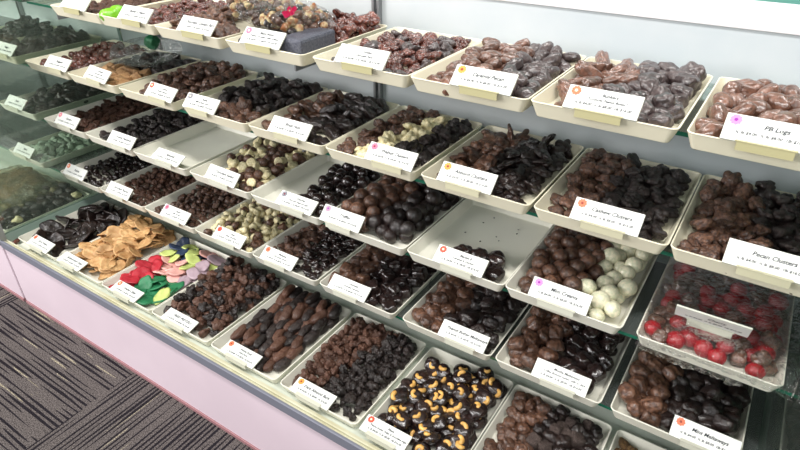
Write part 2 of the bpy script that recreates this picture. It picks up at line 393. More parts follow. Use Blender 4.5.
def text_mesh(lines):
    """lines: (text, size, x, z, shear)"""
    bm = bmesh.new()
    for s, size, x, z, sh in lines:
        cu = bpy.data.curves.new('lettering', 'FONT'); cu.body = s; cu.size = size; cu.align_x = 'CENTER'; cu.align_y = 'CENTER'; cu.shear = sh; cu.resolution_u = 2; cu.offset = size*.022
        ob = bpy.data.objects.new('lettering', cu); C.objects.link(ob); bpy.context.view_layer.update()
        me = bpy.data.meshes.new_from_object(ob.evaluated_get(bpy.context.evaluated_depsgraph_get()))
        me.transform(Matrix.Translation((x, -.0003, z)) @ Matrix.Rotation(math.pi/2, 4, 'X')); bm.from_mesh(me)
        bpy.data.objects.remove(ob); bpy.data.curves.remove(cu); bpy.data.meshes.remove(me)
    return mesh_of('lettering', bm, 'ink')
PRICE = '¼ lb $4.00  ½ lb $8.00  1lb $16.00'
def holder_mesh(m):
    bm = bmesh.new(); box(bm, -.032, .032, -.0024, -.0012, -.0105, .001)
    box(bm, -.034, .034, -.0028, .006, .0005, .002)
    return mesh_of('holder', bm, m)
HOLDS = dict(A=holder_mesh('holder'), B=holder_mesh('holder_cream')); HOLDS['C'] = HOLDS['D'] = HOLDS['E'] = holder_mesh('holder_white')
def card(row, X, label, lines, sticker=None, tiltdeg=None, yaw=0, w=1.0, pos=None, dy=0):
    y = FY[row]-.003+dy; z = RIM[row]+.002
    tilt = math.radians(tiltdeg if tiltdeg is not None else (76 if row == 'E' else 46))
    c = link('price_card', CARD, None, pos or (X, y, z), (-tilt, 0, yaw), (w, 1, 1))
    tag(c, label, 'price card')
    n = len(lines); ls = []
    if n == 0: pass
    elif n == 1: ls = [(lines[0], .0088, .006, CH*.64, .25), (PRICE, .0056, .002, CH*.34, .15)]
    else:
        ls = [(lines[0], .0068, .008, CH*.74, .2), (lines[1], .0054, .006, CH*.53, .25), (PRICE, .0056, .002, CH*.3, .15)]
    if ls: link('lettering', text_mesh(ls), c)
    if sticker:
        k = sticker
        if k not in STK: STK[k] = (disc(.0068, 9, 'st_'+k[0]), disc(.0022, 5, 'st_c_'+k[1], .0008))
        s = link('sticker', STK[k][0], c, (-CW/2+.0115, -.0002, CH-.0085)); s['label'] = k[0]+' flower sticker'
        link('sticker_centre', STK[k][1], s)
    h = link('holder', HOLDS[row], c, (0, 0, 0)); h.rotation_euler = (tilt, 0, 0); h['label'] = 'cream clip hooked over the tray rim'
    return c

# ================================================================ SETTING
structure(boxes('floor', [(-6, 3, -3, 4, -.05, 0)], 'carpet'))
structure(boxes('sheen_board', [(.30, .34, .62, 1.5, 0, .98)], 'sheen_board_green'))  # added board; its pale green stands in for reflections in the frosty end glass
structure(boxes('wall_back', [(-6, 3, 3.4, 3.5, 0, 2.7)], 'teal_paint'))

# ---------------------------------------------------------------- display cases
CYF, CYB = .577, 1.125
def case(xl, xr, label, standards, ends, top=True):
    r = bpy.data.objects.new('display_case', None); C.objects.link(r); r.location = ((xl+xr)/2, .85, 0); tag(r, label, 'display case')
    bpy.context.view_layer.update()
    def fix(o):
        o.parent = r; o.matrix_parent_inverse = Matrix.Translation((-(xl+xr)/2, -.85, 0)); return o
    zd = RIM['E']-TH
    o = fix(boxes('front_panel', [(xl, xr, CYF+.004, CYF+.02, .012, zd-.005)], 'pink_laminate')); o['label'] = 'pale pink laminate panel'
    o = fix(boxes('toe_trim', [(xl, xr, CYF+.001, CYF+.012, 0, .010)], 'trim_maroon')); o['label'] = 'thin dark red trim along the carpet'
    o = fix(boxes('front_rail', [(xl, xr, CYF-.002, CYF+.005, zd-.004, H-.958)], 'grey_gasket', bevel=.0015)); o['label'] = 'grey rubber edge'
    fix(boxes('track', [(xl, xr, CYF+.005, CYF+.0085, zd-.004, H-.961), (xl, xr, CYF+.0085, CYF+.013, zd-.004, H-.966), (xl, xr, CYF+.013, CYF+.016, zd-.004, H-.960), (xl, xr, CYF+.016, CYF+.03, zd-.004, H-.974)], 'cream_track'))
    fix(boxes('deck', [(xl, xr, CYF+.03, CYB, zd-.006, zd-.001)], 'deck_white'))
    fix(boxes('carcass', [(xl, xr, CYF+.021, CYB, .0, zd-.008)], 'deck_white'))
    fix(boxes('back_panel', [(xl, xr, CYB+.001, CYB+.018, zd, H-.226)], 'back_white'))
    for row in 'ABCD':
        z = RIM[row]-TH; y0 = .866 if row == 'A' else .828
        bm = bmesh.new(); box(bm, xl+.006, xr-.006, y0, CYB-.002, z-.007, z-.0006)
        for f in bm.faces: f.material_index = 1 if f.normal.y < -.5 or abs(f.calc_center_median().y-y0) < 1e-4 else 0
        o = fix(link('glass_shelf', mesh_of('glass_shelf', bm, ['shelf_glass', 'glass_edge'])))
    for x in standards:
        s = fix(boxes('shelf_standard', [(x-.010, x-.004, CYB-.012, CYB, zd, H-.24), (x+.004, x+.010, CYB-.012, CYB, zd, H-.24), (x-.004, x+.004, CYB-.004, CYB, zd, H-.24)], 'steel'))
        sl = fix(boxes('slots', [(x-.002, x+.002, CYB-.0055, CYB-.004, zd+.02+.025*k, zd+.032+.025*k) for k in range(28)], 'dark_slot')); sl['label'] = 'dark slots of the upright'
        for row in 'ABCD':
            z = RIM[row]-TH
            fix(boxes('shelf_bracket', [(x-.002, x+.002, .84, CYB-.012, z-.024, z-.008)], 'steel'))
    for x in ends:
        fix(boxes('end_panel', [(x-.003, x+.003, CYF+.02, CYB, zd, H-.2)], 'end_glass'))
        o = fix(boxes('end_rail', [(x-.006, x+.006, CYF+.016, CYB, zd, zd+.035)], 'frame_green')); o['label'] = 'pale green metal rail under the end glass'
        o = fix(boxes('corner_post', [(x-.008, x+.008, CYF, CYF+.016, zd, H-.2)], 'steel'))
    return r
main = case(-1.815, .158, 'long white candy display case with five levels of trays and a pink base', [-.795, -1.62], [-1.812, .155])
left = case(-3.0, -1.83, 'neighbouring display case at far left, seen through greenish end glass', [-2.4], [])
ct = boxes('counter_top', [(-3.0, .6, CYB-.004, 1.32, H-.2255, H-.2125)], 'counter_white', bevel=.002)
tag(ct, 'bright white counter ledge along the back top of the display cases', 'counter')

# ================================================================ TRAYS OF SWEETS
ANY = lambda u, v, t: True
def split(n1, c1, s1, m1, l1, n2, c2, s2, m2, l2, at=.48, slope=0):
    return [(lambda u, v, t: u+slope*(v-.5)+.06*(t-.5) < at, n1, c1, s1, m1, l1), (ANY, n2, c2, s2, m2, l2)]
def one(n, c, s, m, l): return [(ANY, n, c, s, m, l)]
def mix(*ks):
    """ks: (share, name, cat, shape, mat, label)"""
    out = []; acc = 0
    for k in ks:
        acc += k[0]; out.append(((lambda lim: (lambda u, v, t: t <= lim))(acc),)+tuple(k[1:]))
    out[-1] = (ANY,)+out[-1][1:]; return out
def H_(front, back, left=None, right=None):
    def f(u, v):
        h = front+(back-front)*v
        e = min(1, .7+2.2*min(u, 1-u)) * min(1, .75+2.5*(1-v))
        return h*e
    return f
# --- top shelf
tray('A', 1, 'cream tray of small nut clusters at far left of the top shelf')
heap('A', 1, one('nut_cluster', 'nut cluster', 'small', 'milk_bark', 'small brown nut cluster in far left cream tray of the top shelf'), .016, H_(.035, .045), cap=50)
tray('A', 2, 'cream top shelf tray with small reddish clusters and a lime candy')
heap('A', 2, one('nugget_candy', 'nugget', 'small', 'red_milk', 'small reddish brown nugget in the tray with the lime green candy'), .014, H_(.03, .045), cap=70, region=lambda u, v: not (u < .25 and v < .2))
tray('A', 3, 'cream top shelf tray half covered by the popcorn bag')
heap('A', 3, one('caramel_cluster', 'caramel cluster', 'cluster', 'milk', 'brown caramel cluster in the top shelf tray just left of the popcorn bag'), .018, H_(.032, .045), cap=45, region=lambda u, v: not (u > .25 and v > .25 and u+v > .9))
tray('A', 4, 'cream top shelf tray holding a dark wrapped block and glossy dark clusters')
heap('A', 4, one('dark_cluster', 'dark cluster', 'spiky', 'red_milk', 'glossy reddish dark cluster at the back of the tray with the wrapped block'), .02, H_(.03, .055), cap=40, region=lambda u, v: v > .5 or u > .93)
heap('A', 4, one('dark_crumble', 'dark crumble', 'small', 'dark', 'small very dark piece behind the card with the pink flower sticker'), .013, H_(.02, .03), cap=22, region=lambda u, v: u < .42 and v < .45, seed=3)
tray('A', 5, 'cream top shelf tray of glossy reddish clusters beside the steel upright')
heap('A', 5, mix((.6, 'glossy_cluster', 'glossy cluster', 'cluster', 'red_milk', 'glossy reddish brown cluster in the top shelf tray beside the steel upright'), (.4, 'greyish_cluster', 'bloomed cluster', 'cluster', 'dark_greyish', 'greyish cluster among glossy reddish ones beside the steel upright')), .017, H_(.034, .046), cap=80)
tray('A', 6, 'cream top shelf tray of glossy caramel ovals, left of the peanut butter tray')
heap('A', 6, split('caramel_oval', 'caramel', 'oval', 'milk_glossy', 'glossy milk chocolate oval behind the top shelf card with small orange dot', 'dark_caramel_oval', 'dark caramel', 'oval', 'dark_greyish', 'glossy dark oval on the right side of the caramel ovals tray', at=.55), .0185, H_(.035, .046), cap=60)
tray('A', 7, 'cream top shelf tray of milk fingers and dark greyish lumps')
heap('A', 7, split('peanut_butter_finger', 'peanut butter finger', 'long', 'milk_glossy', 'milk chocolate finger behind the coral flower card on the top shelf', 'dark_peanut_butter_lump', 'dark lump', 'nugget', 'dark_greyish', 'greyish dark lump on the right of the coral flower card tray', at=.46, slope=-.1), .0185, H_(.036, .048), cap=60, tilt=.3)
tray('A', 8, 'cream tray of egg shaped milk chocolates at right end of the top shelf')
heap('A', 8, one('milk_chocolate_egg', 'chocolate egg', 'oval', 'milk_glossy', 'shiny egg shaped milk chocolate in the rightmost tray of the top shelf'), .0195, H_(.036, .042), cap=60)
# --- second shelf
tray('B', 0, 'leftmost cream tray of the second shelf, with dark red nuggets')
heap('B', 0, one('red_nugget', 'red nugget', 'ball', 'red_milk', 'small round dark red nugget in leftmost tray of the second shelf'), .012, H_(.03, .042), cap=90)
tray('B', 1, 'cream second shelf tray with tan caramel blocks and a clear bag')
heap('B', 1, [(lambda u, v, t: v < .45, 'tan_caramel', 'caramel block', 'block', 'tan_block', 'tan caramel block in the second tray of the second shelf'), (ANY, 'dark_caramel', 'caramel', 'nugget', 'dark', 'dark chocolate piece behind the tan caramel blocks')], .019, H_(.034, .05), cap=40)
tray('B', 2, 'cream second shelf tray of rough brown clusters, behind the red sticker card')
heap('B', 2, one('brown_cluster', 'brown cluster', 'cluster', 'nutty', 'rough brown cluster heaped behind the red sticker card of the second shelf'), .02, H_(.036, .062), cap=55)
tray('B', 3, 'cream second shelf tray of dark round clusters, left of the brazil nuts')
heap('B', 3, [(lambda u, v, t: v < .28 and u > .3, 'milk_cluster', 'milk cluster', 'cluster', 'nutty', 'brown cluster behind the grey sticker card of the second shelf'), (ANY, 'dark_round_cluster', 'dark cluster', 'cluster', 'dark_bark', 'dark rounded cluster in the second shelf tray left of the brazil nuts')], .021, H_(.038, .06), cap=55)
tray('B', 4, 'cream second shelf tray behind the Brazil Nuts card')
heap('B', 4, split('brazil_nut_milk', 'brazil nut', 'long', 'milk', 'long milk coated brazil nut behind the Brazil Nuts card', 'brazil_nut_dark', 'dark brazil nut', 'long', 'dark', 'long dark coated brazil nut on the right of the Brazil Nuts tray', at=.42), .019, H_(.034, .055), cap=60, aligned=1.4)
tray('B', 5, 'second shelf tray behind the Walnut Clusters card')
heap('B', 5, [(lambda u, v, t: u+.35*(v-.5)*-1 < .36+.04*t, 'walnut_cluster', 'walnut cluster', 'spiky', 'nutty', 'milk chocolate walnut cluster on the left of the Walnut Clusters tray'), (lambda u, v, t: u-.35*(v-.5) < .62, 'white_walnut_cluster', 'white walnut cluster', 'spiky', 'white_choc', 'cream coloured walnut cluster in the middle of the Walnut Clusters tray'),
    (ANY, 'dark_walnut_cluster', 'dark walnut cluster', 'spiky', 'dark_bark', 'dark walnut cluster on the right of the Walnut Clusters tray')], .018, H_(.034, .05), cap=75)
tray('B', 6, 'second shelf tray behind the Almond Clusters card')
heap('B', 6, split('almond_cluster', 'almond cluster', 'flatcluster', 'milk', 'milk chocolate almond cluster on the left of the Almond Clusters tray', 'dark_almond_cluster', 'dark almond cluster', 'flatcluster', 'dark', 'dark almond cluster on the right of the Almond Clusters tray', at=.42), .02, H_(.036, .052), cap=80, tilt=.5)
tray('B', 7, 'second shelf tray behind the Cashew Clusters card')
heap('B', 7, split('cashew_cluster', 'cashew cluster', 'cluster', 'nutty', 'milk chocolate cashew cluster on the left of the Cashew Clusters tray', 'dark_cashew_cluster', 'dark cashew cluster', 'cluster', 'dark_bark', 'dark cashew cluster on the right of the Cashew Clusters tray', at=.42), .0175, H_(.036, .052), cap=90)
tray('B', 8, 'second shelf tray behind the Pecan Clusters card, at the right end')
heap('B', 8, split('pecan_cluster', 'pecan cluster', 'cluster', 'nutty', 'milk chocolate pecan cluster on the left of the Pecan Clusters tray', 'dark_pecan_cluster', 'dark pecan cluster', 'cluster', 'dark_bark', 'dark pecan cluster on the right of the Pecan Clusters tray', at=.5, slope=.25), .019, H_(.034, .05), cap=80)
# --- third shelf
tray('C', 0, 'leftmost white tray of the third shelf, with dark clusters')
heap('C', 0, one('small_dark_cluster', 'dark cluster', 'cluster', 'milk_bark', 'rounded brown cluster in leftmost white tray of the third shelf'), .016, H_(.03, .045), cap=75)
tray('C', 1, 'second white tray from the left on the third shelf')
heap('C', 1, one('coconut_cluster', 'coconut cluster', 'cluster', 'dark_bark', 'rounded dark brown cluster in second tray from the left, third shelf'), .017, H_(.03, .05), cap=70)
tray('C', 2, 'empty white tray on the third shelf, left of the white drop sweets')
tray('C', 3, 'white third shelf tray of cream and brown drops')
heap('C', 3, mix((.5, 'brown_drop', 'brown drop', 'truffle', 'milk', 'brown chocolate drop mixed with cream coloured ones on the third shelf'), (.5, 'cream_drop', 'cream drop', 'cup', 'white_choc', 'cream coloured drop mixed with brown ones on the third shelf')), .0125, H_(.03, .045), cap=120, tilt=.6, region=lambda u, v: u > .72-1.6*v*1.0 if v < .42 else u > .02)
tray('C', 4, 'white third shelf tray with an empty front and dark cherries')
heap('C', 4, one('chocolate_cherry', 'chocolate cherry', 'cherry', 'dark_glossy', 'glossy dark round cherry in the half empty tray behind the grey sticker card'), .0145, H_(.024, .032), cap=36, region=lambda u, v: (u-.5)*1.0+(v-.25)*.25 > .02 and v < .88)
tray('C', 5, 'white third shelf tray of round truffles')
heap('C', 5, split('milk_truffle', 'truffle', 'truffle', 'milk', 'round milk chocolate truffle behind the mauve sticker card', 'dark_truffle', 'dark truffle', 'truffle', 'dark', 'round dark chocolate truffle, right half of the truffle tray', at=.5), .0175, H_(.04, .05), cap=80)
tray('C', 6, 'nearly empty white tray with a few dark chocolates, third shelf')
for k, (u, v, r) in enumerate([(.70, .12, .0195), (.84, .13, .0185), (.60, .27, .0185), (.44, .24, .019), (.76, .28, .020)]):
    o = origin('C', 6); vs = variants('nugget', 'dark_glossy')
    ob = link('dark_square_chocolate', vs[k % 5], None, (o.x+u*W, o.y+v*TD, o.z-TH+.002+r*.66), (0, 0, k*1.3), (r, r, r*1.05))
    tag(ob, 'loose glossy dark chocolate lying on the bare floor of the nearly empty tray', 'dark chocolate', 'chocolates left in the nearly empty tray')
for k, (u, v) in enumerate([(.55, .62), (.32, .75), (.45, .5), (.6, .58), (.25, .55), (.37, .86), (.68, .8), (.7, .74)]):
    o = origin('C', 6); ob = link('chocolate_crumb', variants('chunk', 'dark')[k % 5], None, (o.x+u*W, o.y+v*TD, o.z-TH+.003), (k, k*2, 0), (.0016, .0025, .0013))
    tag(ob, 'tiny dark crumb on the bare floor of the nearly empty tray', 'crumb', 'crumbs in the nearly empty tray')
tray('C', 7, 'white third shelf tray behind the Mint Creams card')
heap('C', 7, split('mint_cream', 'mint cream', 'ball', 'milk', 'round milk chocolate cream on the left of the Mint Creams tray', 'white_mint_cream', 'white mint cream', 'ball', 'mint_white', 'round white cream on the right of the Mint Creams tray', at=.58), .0165, H_(.036, .046), cap=85)
tray('C', 8, 'white tray of red topped candy under clear film, third shelf right end')
heap('C', 8, mix((.45, 'red_candy', 'red candy', 'truffle', 'red_foil', 'round red piece under the clear film at the right end of the third shelf'), (.55, 'brown_candy', 'brown candy', 'nugget', 'milk_glossy', 'brown chocolate under the clear film with red pieces')), .0145, H_(.032, .038), cap=80)
# --- fourth shelf
tray('D', 0, 'leftmost white tray of the fourth shelf, with dark pieces')
heap('D', 0, one('dark_raisin_cluster', 'dark raisin cluster', 'small', 'dark_glossy', 'small dark cluster in leftmost tray of the fourth shelf'), .0125, H_(.028, .04), cap=110)
tray('D', 1, 'white fourth shelf tray of little round milk chocolates')
heap('D', 1, one('milk_peanut', 'milk peanut', 'small', 'milk_bark', 'little round milk chocolate behind the card with orange dot at lower right'), .0125, H_(.03, .045), cap=130)
tray('D', 2, 'white fourth shelf tray of rough milk clusters, left of the white mix')
heap('D', 2, one('peanut_cluster', 'peanut cluster', 'small', 'nutty', 'rough milk cluster behind the pink sticker card of the fourth shelf'), .0125, H_(.03, .046), cap=130)
tray('D', 3, 'white fourth shelf tray of cream and brown mixed nuts')
heap('D', 3, mix((.72, 'white_coated_nut', 'white coated nut', 'popcorn', 'white_choc', 'cream coated nut in the mixed tray behind the red sticker card'), (.28, 'brown_coated_nut', 'brown coated nut', 'small', 'milk', 'brown coated nut in the cream and brown mixed tray')), .0145, H_(.03, .046), cap=130, tilt=.8)
tray('D', 4, 'white fourth shelf tray of brown and dark lumps')
heap('D', 4, split('caramel_nut_lump', 'caramel nut lump', 'cluster', 'nutty', 'lumpy milk piece in the fourth shelf tray right of the white mix', 'dark_nut_lump', 'dark nut lump', 'cluster', 'dark_glossy', 'lumpy dark piece in the fourth shelf tray right of the white mix', at=.42), .0165, H_(.034, .048), cap=85)
tray('D', 5, 'white fourth shelf tray of square caramels')
heap('D', 5, split('square_caramel', 'square caramel', 'cube', 'milk', 'square milk caramel on the left of the caramel tray, fourth shelf', 'dark_square_caramel', 'dark square caramel', 'cube', 'dark_glossy', 'square dark caramel on the right of the caramel tray, fourth shelf', at=.45), .0165, H_(.034, .046), cap=90, tilt=.25)
tray('D', 6, 'white fourth shelf tray behind the Peanut Butter Meltaways card')
heap('D', 6, split('peanut_butter_meltaway', 'peanut butter meltaway', 'nugget', 'milk', 'milk piece on the left of the Peanut Butter Meltaways tray', 'dark_peanut_butter_meltaway', 'dark peanut butter meltaway', 'nugget', 'dark', 'dark piece on the right of the Peanut Butter Meltaways tray', at=.42), .0185, H_(.034, .042), cap=70)
tray('D', 7, 'white fourth shelf tray behind the Mocha Meltaways card')
heap('D', 7, split('mocha_meltaway', 'mocha meltaway', 'nugget', 'milk', 'milk piece on the left of the Mocha Meltaways tray', 'dark_mocha_meltaway', 'dark mocha meltaway', 'nugget', 'dark_glossy', 'dark piece on the right of the Mocha Meltaways tray', at=.46), .0185, H_(.034, .042), cap=70)
tray('D', 8, 'white fourth shelf tray behind the Mint Meltaways card')
heap('D', 8, split('mint_meltaway', 'mint meltaway', 'nugget', 'milk', 'milk piece on the left of the Mint Meltaways tray', 'dark_mint_meltaway', 'dark mint meltaway', 'nugget', 'dark', 'dark piece on the right of the Mint Meltaways tray', at=.38), .0195, H_(.034, .042), cap=64, region=lambda u, v: not (u < .3 and v > .6))
# --- bottom deck
tray('E', 0, 'white tray of large dark wafers at far left of the bottom deck')
heap('E', 0, one('dark_wafer', 'dark wafer', 'wafer', 'dark', 'large flat dark chocolate wafer leaning in the far left deck tray'), .034, H_(.045, .07), cap=30, tilt=.5)
tray('E', 1, 'white tray of butterscotch chips on the bottom deck')
heap('E', 1, one('butterscotch_chip', 'butterscotch chip', 'chip', 'butterscotch', 'curled tan butterscotch coated chip on the bottom deck'), .0285, H_(.04, .055), cap=85, tilt=.34)
tray('E', 2, 'white tray of coloured coated chips on the bottom deck')
heap('E', 2, [(lambda u, v, t: u < .42 and v < .62 and u+.9*v < .72, 'red_chip', 'red chip', 'melt', 'melt_red', 'red coated chip in the tray of coloured chips'), (lambda u, v, t: u > .38 and u < .9 and v < .42 and t > .12, 'green_chip', 'green chip', 'melt', 'melt_green', 'deep green coated chip in the tray of coloured chips'),
    (lambda u, v, t: t < .3, 'lime_chip', 'lime chip', 'melt', 'melt_lime', 'pale lime coated chip in the tray of coloured chips'), (lambda u, v, t: u > .75 and v > .4, 'mauve_chip', 'mauve chip', 'melt', 'melt_mauve', 'greyish mauve coated chip in the tray of coloured chips'),
    (lambda u, v, t: v > .72 and u < .6, 'navy_chip', 'navy chip', 'melt', 'melt_navy', 'dark navy coated chip at the back of the coloured chips'), (lambda u, v, t: t < .45, 'yellow_chip', 'yellow chip', 'melt', 'melt_yellow', 'pale yellow coated chip in the tray of coloured chips'), (ANY, 'pink_chip', 'pink chip', 'melt', 'melt_pink', 'pink coated chip in the tray of coloured chips')], .0265, H_(.034, .044), cap=60, tilt=.3)
tray('E', 3, 'white tray of dark crumbly bark clusters on the bottom deck')
heap('E', 3, mix((.5, 'coated_pretzel', 'coated pretzel piece', 'spiky', 'milk_bark', 'jagged brown coated pretzel piece right of the coloured chips'), (.5, 'dark_coated_pretzel', 'dark coated pretzel piece', 'spiky', 'dark_bark', 'jagged dark coated pretzel piece right of the coloured chips')), .0185, H_(.042, .062), cap=140, tilt=.8)
tray('E', 4, 'white tray of long chocolate coated rods on the bottom deck')
heap('E', 4, mix((.5, 'coated_rod', 'coated rod', 'log', 'milk_bark', 'knobbly milk chocolate rod lying front to back on the bottom deck'), (.5, 'dark_coated_rod', 'dark coated rod', 'log', 'dark_bark', 'knobbly dark chocolate rod lying front to back on the bottom deck')), .0205, H_(.04, .055), cap=80, aligned=.12, tilt=.1)
tray('E', 5, 'white tray of small jagged clusters between rods and cashew patties')
heap('E', 5, split('sea_salt_cluster', 'milk jagged cluster', 'spiky', 'milk_bark', 'jagged milk chocolate cluster in the deck tray right of the rods', 'dark_jagged_cluster', 'dark jagged cluster', 'spiky', 'dark_bark', 'small jagged dark cluster in the deck tray right of the rods', at=.5, slope=-.3), .0148, H_(.036, .05), cap=190, tilt=.8)
tray('E', 6, 'white tray of cashew topped patties on the bottom deck')
heap('E', 6, one('cashew_patty', 'cashew patty', 'patty', 'dark_glossy', 'dark glossy patty with cashews pressed into its top'), .0205, H_(.034, .04), cap=60, tilt=.22, region=lambda u, v: not (u < .42 and v > .78) and not (v < .16 and u < .2))
tray('E', 7, 'white tray of milk nuggets and sugared dark squares on the bottom deck')
heap('E', 7, [(lambda u, v, t: u < .42, 'milk_nugget', 'milk nugget', 'nugget', 'milk', 'milk chocolate nugget right of the cashew patties'), (lambda u, v, t: t < .45, 'sugared_square', 'sugared square', 'cube', 'sugar_dark', 'dark square with sugary top on the bottom deck'), (ANY, 'dark_nugget', 'dark nugget', 'nugget', 'dark', 'dark chocolate nugget right of the milk nuggets on the bottom deck')], .0145, H_(.034, .042), cap=100)
tray('E', 8, 'white tray of nut topped squares at right end of the bottom deck')
heap('E', 8, one('nut_crumb_square', 'nut square', 'small', 'crumbs', 'nut crumb coated piece in rightmost tray of the bottom deck'), .015, H_(.028, .036), cap=60, region=lambda u, v: u < .85)
# --- neighbouring case, far left
tray('A', -1, 'cream tray of brown clusters behind the end glass, top shelf')
heap('A', -1, one('far_brown_cluster', 'brown cluster', 'cluster', 'nutty', 'brown cluster on the top shelf of the far left case'), .024, H_(.036, .05), cap=30)
tray('B', -1, 'cream tray of dark lumps behind the end glass, second shelf')
heap('B', -1, one('far_dark_lump', 'dark lump', 'cluster', 'dark_bark', 'dark lump on the second shelf of the far left case'), .024, H_(.036, .055), cap=45)
tray('B', -2, 'cream tray of dark lumps furthest left on the second shelf')
heap('B', -2, one('far_dark_lump', 'dark lump', 'cluster', 'dark', 'dark lump in the furthest left tray of the second shelf'), .024, H_(.036, .055), cap=40)
tray('C', -1, 'white tray of dark clusters behind the end glass, third shelf')
heap('C', -1, one('far_black_cluster', 'black cluster', 'cluster', 'dark', 'almost black cluster on the third shelf of the far left case'), .022, H_(.034, .055), cap=50)
tray('D', -1, 'white tray of pale mint leaves behind the end glass')
heap('D', -1, one('pale_mint_leaf', 'mint leaf', 'pillow', 'pale_mint', 'pale grey green mint leaf candy behind the end glass'), .0165, H_(.03, .04), cap=90, tilt=.5)
tray('E', -1, 'white deck tray under the olive bag in the far left case')
heap('E', -1, mix((.9, 'far_dark_patty', 'dark patty', 'patty', 'dark', 'dark patty on the deck of the far left case'), (.1, 'white_fleck_candy', 'white candy', 'small', 'white_choc', 'small white candy among dark patties in the far left case')), .019, H_(.03, .042), cap=50, region=lambda u, v: u > .35)
tray('E', -2, 'white deck tray mostly hidden under the olive bag')

# ---------------------------------------------------------------- bags, film, odd items
def film(name, x0, x1, y0, y1, zf, amp, m, seed, nx=46, ny=40, edge=.0):
    bm = bmesh.new(); g = []
    for i in range(nx+1):
        row = []
        for k in range(ny+1):
            u, v = i/nx, k/ny; x = x0+(x1-x0)*u; y = y0+(y1-y0)*v
            z = zf(u, v)+amp*noise.noise(Vector((x*38, y*38, seed)))+amp*.7*abs(noise.noise(Vector((x*90, y*60, seed+5))))
            row.append(bm.verts.new((x, y, z)))
        g.append(row)
    for i in range(nx):
        for k in range(ny): bm.faces.new((g[i][k], g[i+1][k], g[i+1][k+1], g[i][k+1]))
    r = bmesh.ops.solidify(bm, geom=bm.faces[:], thickness=.0004)
    me = mesh_of(name, bm, m, True); return me
o = origin('C', 8)
me = film('plastic_film', o.x+.004, o.x+W+.014, o.y-.008, o.y+TD-.01, lambda u, v: o.z+.022+.008*math.sin(u*3.1)-(.02 if v < .04 else 0)-max(0, .12-v)*.12, .007, 'film', 1)
tag(link('plastic_film', me), 'crinkled clear plastic film over the red candy tray at right', 'plastic film')
bm = bmesh.new(); n = 40; rows = []
for k in range(9):
    rows.append([bm.verts.new((o.x+.01+.15*i/n, o.y+.004+.004*noise.noise(Vector((i*.5, k*.7, 0)))+.001*k, o.z-TH+.004-.0035*k*(.5+.6*abs(noise.noise(Vector((i*.18, 0, 2))))))) for i in range(n+1)])
for k in range(8):
    for i in range(n): bm.faces.new((rows[k][i], rows[k+1][i], rows[k+1][i+1], rows[k][i+1]))
bmesh.ops.solidify(bm, geom=bm.faces[:], thickness=.0004)
tag(link('loose_film', mesh_of('loose_film', bm, 'film', True)), 'loose clear film hanging below the front of the red candy tray', 'plastic film')
# bag of popcorn with a bow lying on two trays of the top shelf
o = origin('A', 3); bz = o.z+.028
def bag_shape(name, cx, cy, a, b, h, z, rot, m, seed):
    bm = ico(4)
    for v in bm.verts:
        d = v.co.normalized(); p = 3
        r = (abs(d.x)**p+abs(d.y)**p+abs(d.z)**p)**(-1/p)*(1+.09*noise.noise(d*4+Vector((seed, 0, 0)))+.04*noise.noise(d*11+Vector((seed, 0, 0))))
        v.co = Vector((d.x*a*r, d.y*b*r, d.z*h*r*(1-.55*max(0, d.x)**3)))
    return link(name, mesh_of(name, bm, m, True), None, (cx, cy, z), (0, 0, rot))
t = tag(bag_shape('popcorn_bag', o.x+.235, o.y+.15, .16, .075, .024, bz, -.35, 'film', 3), 'clear bag of coated popcorn tied with a pink bow, lying across top shelf trays', 'bag')
rnd = random.Random(5)
bm = bmesh.new(); n = 0
for i in range(230):
    x, y, z = rnd.uniform(-.135, .135), rnd.uniform(-.06, .06), rnd.uniform(-.012, .014)
    if (x/.15)**4+(y/.07)**4 > 1: continue
    b2 = bmesh.ops.create_icosphere(bm, subdivisions=2, radius=rnd.uniform(.006, .0105), matrix=Matrix.Translation((x, y, z)))
    mi = rnd.choice((0, 0, 1, 1, 2))
    for v in b2['verts']:
        v.co += .004*noise.noise_vector(v.co*130)
        for f in v.link_faces: f.material_index = mi
pp = link('popcorn', mesh_of('popcorn', bm, ['popcorn', 'milk', 'dark_glossy'], True), None, (o.x+.235, o.y+.15, bz), (0, 0, -.35))
tag(pp, 'coated popcorn filling the clear bag with the pink bow', 'popcorn'); pp['kind'] = 'stuff'
def bow(loc, s):
    bm = bmesh.new()
    for k in range(5):
        a0 = k*2*math.pi/5
        ring = []
        for i in range(13):
            th = 2*math.pi*i/12; r = s*(1-math.cos(th))*.5; w = s*.28*math.sin(th)
            c = Vector((math.cos(a0)*r-math.sin(a0)*w, math.sin(a0)*r+math.cos(a0)*w, .3*s*math.sin(th/2)))
            ring.append((bm.verts.new(c), bm.verts.new(c+Vector((0, 0, s*.35)))))
        for i in range(12): bm.faces.new((ring[i][0], ring[i+1][0], ring[i+1][1], ring[i][1]))
    bmesh.ops.solidify(bm, geom=bm.faces[:], thickness=.0006)
    ob = link('bow', mesh_of('bow', bm, 'bow_pink'), None, loc, (.5, 0, 0)); return ob
b = bow((0, 0, 0), .016); b.parent = t; b.location = (.135, -.04, .022); b['label'] = 'bright pink ribbon bow'
o = origin('A', 4)
wb = boxes('wrapped_block', [(-.028, .028, -.055, .055, 0, .04)], 'cellophane_dark', bevel=.006); wb.location = (o.x+.158, o.y+.074, o.z-TH+.004); wb.rotation_euler = (.0, 0, .03)
tag(wb, 'dark bluish wrapped block lying at front right of a top shelf tray', 'wrapped block')
o = origin('A', 2)
